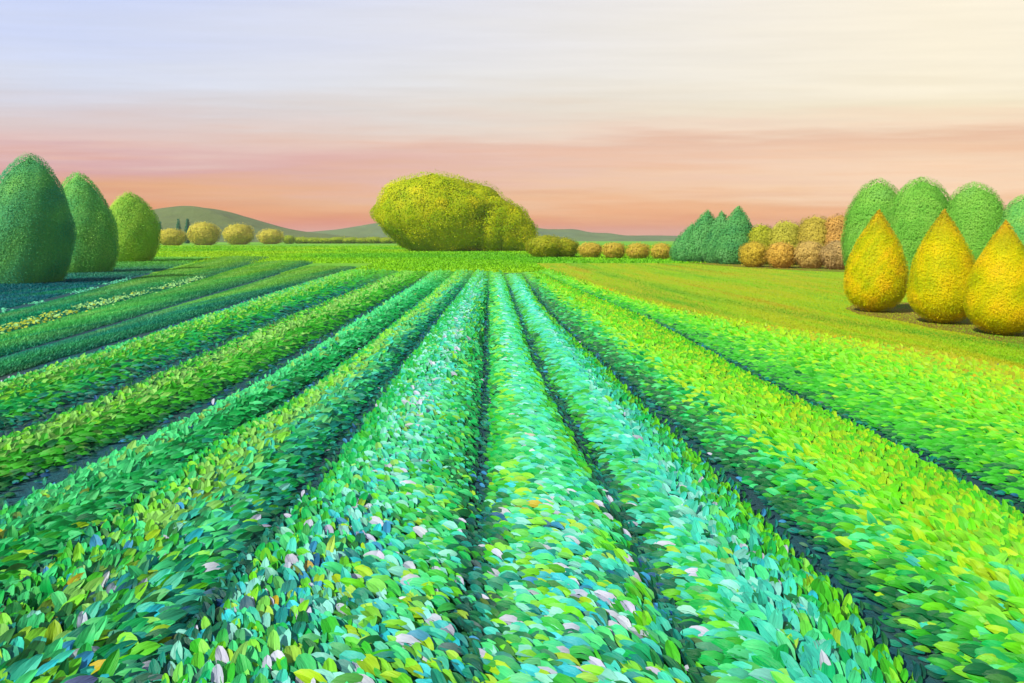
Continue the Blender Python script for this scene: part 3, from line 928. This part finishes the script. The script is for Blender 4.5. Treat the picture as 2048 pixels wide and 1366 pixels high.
plant('spreading_bush', 'huge spreading yellow green bush with stepped outline beyond the rows', 'bush', dist(503),
      [(862, 345, 114, 484, 0, 0, .8), (890, 352, 112, 503, 0, -6, .75), (862, 392, 88, 500, 0, 4, .8), (938, 362, 72, 503, 0, -4, .9),
       (978, 386, 62, 503, 0, -8, .9), (1012, 404, 50, 503, 0, -4, 1), (1040, 428, 36, 503, 0, -8, 1)],
      [(146, 178, 10), (168, 190, 10), (192, 200, 14), (218, 208, 30)], prof_round, None, 4.8, 2.0, 0.085)
plant('oval_bush', 'low olive oval bush beside the huge spreading bush', 'bush', dist(515), [(1092, 469, 42, 515, 0), (1128, 474, 30, 515, 0)],
      [(124, 146, 20), (150, 164, 24), (176, 176, 40), (190, 176, 50)], prof_round, None, 4.2, 1.1, 0.06)
G = 'small tan round bushes along the lawn edge'
for cx_, top, hw, by, lab in ((1181, 484, 25, 516, 'small tan round bush next to the low olive oval bush'),
        (1228, 484, 24, 517, 'small tan round bush second from the low olive oval bush'),
        (1276, 485, 25, 518, 'small tan round bush third from the low olive oval bush'),
        (1322, 485, 22, 519, 'small tan round bush touching the blue green conifers')):
    plant('round_bush', lab, 'bush', dist(by), [(cx_, top, hw, by, 0)], [(176, 168, 50), (198, 182, 60), (212, 180, 80), (186, 172, 54)], prof_round, G, 4.0, 1.1, 0.06)
G = 'blue green conifers in a clump'
for cx_, top, hw, by, lean, lab in ((1374, 447, 36, 524, 12, 'lowest blue green conifer at the small bushes end of the clump'),
        (1402, 420, 40, 524.5, 14, 'pointed blue green conifer rising behind the lowest one'),
        (1436, 423, 32, 526, 8, 'slim blue green conifer squeezed in the middle of the clump'),
        (1466, 412, 42, 528, 12, 'tallest blue green conifer beside the hazel coloured bushes')):
    plant('conifer', lab, 'conifer', dist(by), [(cx_, top, hw, by, lean)], BLUEG, prof_flame, G, 4.4, 1.1, 0.04)
G = 'hazel brown bushes in two tiers'
def shades(c):
    c = np.array(c)
    return [tuple(np.clip(c * k, 0, 255)) for k in (0.86, 0.97, 1.06, 1.12)]
for cx_, top, hw, by, c, lab in ((1522, 448, 33, 529, (170, 176, 50), 'olive green bush of the back tier next to the tallest conifer'),
        (1574, 441, 37, 530, (188, 186, 70), 'broad yellowish bush in the back tier of hazel bushes'),
        (1630, 430, 40, 531, (190, 176, 70), 'tallest hazel brown bush in the back tier'),
        (1680, 428, 36, 532, (198, 160, 84), 'reddish brown bush of the back tier against the large oval trees')):
    plant('hazel_bush', lab, 'bush', dist(by), [(cx_, top, hw, by, 0)], shades(c), prof_round, G, 4.2, 1.1, 0.08)
for cx_, top, hw, by, c, lab in ((1507, 482, 28, 534, (200, 178, 60), 'round golden tan bush of the front tier below the tallest conifer'),
        (1563, 483, 29, 536, (206, 172, 74), 'round orange tan bush in the front tier of hazel bushes'),
        (1620, 481, 31, 537, (200, 174, 96), 'round greyish tan bush in the front tier of hazel bushes'),
        (1674, 480, 30, 539, (184, 158, 100), 'dull brown bush of the front tier against the large oval trees')):
    plant('hazel_bush', lab, 'bush', dist(by), [(cx_, top, hw, by, 0)], shades(c), prof_round, G, 4.4, 1.1, 0.08)
G = 'large oval trees behind the cone shrubs'
for cx_, top, hw, by, lean, cols, lab in ((1742, 358, 57, 572, 12, FRESH, 'large oval green tree next to the hazel brown bushes'),
        (1834, 354, 62, 580, 8, FRESH, 'large oval green tree between the two nearest cone tips'),
        (1952, 365, 62, 586, -4, FRESH, 'large oval green tree behind the last two cone shrubs'),
        (2050, 388, 48, 592, 0, TEALG, 'bluish dark oval tree behind the last cone shrub')):
    plant('oval_tree', lab, 'tree', dist(by), [(cx_, top, hw, by, lean)], cols, prof_oval, G, 3.8, 1.1, 0.04)
G = 'golden teardrop cone shrubs'
for cx_, top, hw, by, lean, lab in ((1748, 420, 57, 624, 10, 'golden teardrop cone shrub farthest from the crop rows'),
        (1884, 420, 62, 647, 5, 'golden teardrop cone shrub in the middle of three'),
        (2004, 442, 66, 670, 8, 'golden teardrop cone shrub with the lowest tip of three')):
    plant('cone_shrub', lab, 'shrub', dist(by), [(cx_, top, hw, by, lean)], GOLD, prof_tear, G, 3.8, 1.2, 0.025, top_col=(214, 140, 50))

# bare earth round the cone shrubs, brown strip below the hazel bushes
def patch(name, pts, z, material):
    P = [ground_pt(*p) for p in pts]
    V = [(x, y, z) for x, y in P]
    return structure(mesh_obj(name, V, [tuple(range(len(V)))], material))
patch('planting_bed', [(1690, 618), (1720, 630), (1800, 642), (1860, 656), (1930, 668), (1990, 682), (2120, 700), (2260, 690), (2140, 640), (1960, 622), (1820, 606), (1720, 604)], 0.016, M_EARTH)
patch('hazel_brown_strip', [(1330, 522), (1420, 530), (1500, 536), (1600, 541), (1700, 545), (1720, 536), (1600, 529), (1450, 523)], 0.016, M_EARTH)

# ------------------------------------------------------------------ evening haze over the whole plain
mh = bpy.data.materials.new('evening_haze')
mh.use_nodes = True
NH = Nodes(mh.node_tree)
pv = NH.n('ShaderNodeVolumePrincipled')
pv.inputs['Color'].default_value = (0.97, 0.88, 0.84, 1)
pv.inputs['Density'].default_value = 0.00016
pv.inputs['Anisotropy'].default_value = 0.2
oh = NH.n('ShaderNodeOutputMaterial')
NH.link(pv.outputs[0], oh.inputs['Volume'])
H0, H1 = -1.0, 46.0
hz = mesh_obj('haze', [(-3600, -70, H0), (3600, -70, H0), (3600, 3600, H0), (-3600, 3600, H0), (-3600, -70, H1), (3600, -70, H1), (3600, 3600, H1), (-3600, 3600, H1)],
              [(0, 3, 2, 1), (4, 5, 6, 7), (0, 1, 5, 4), (1, 2, 6, 5), (2, 3, 7, 6), (3, 0, 4, 7)], mh)
hz['kind'] = 'stuff'; hz['label'] = 'thin pale evening haze over the whole plain'; hz['category'] = 'haze'
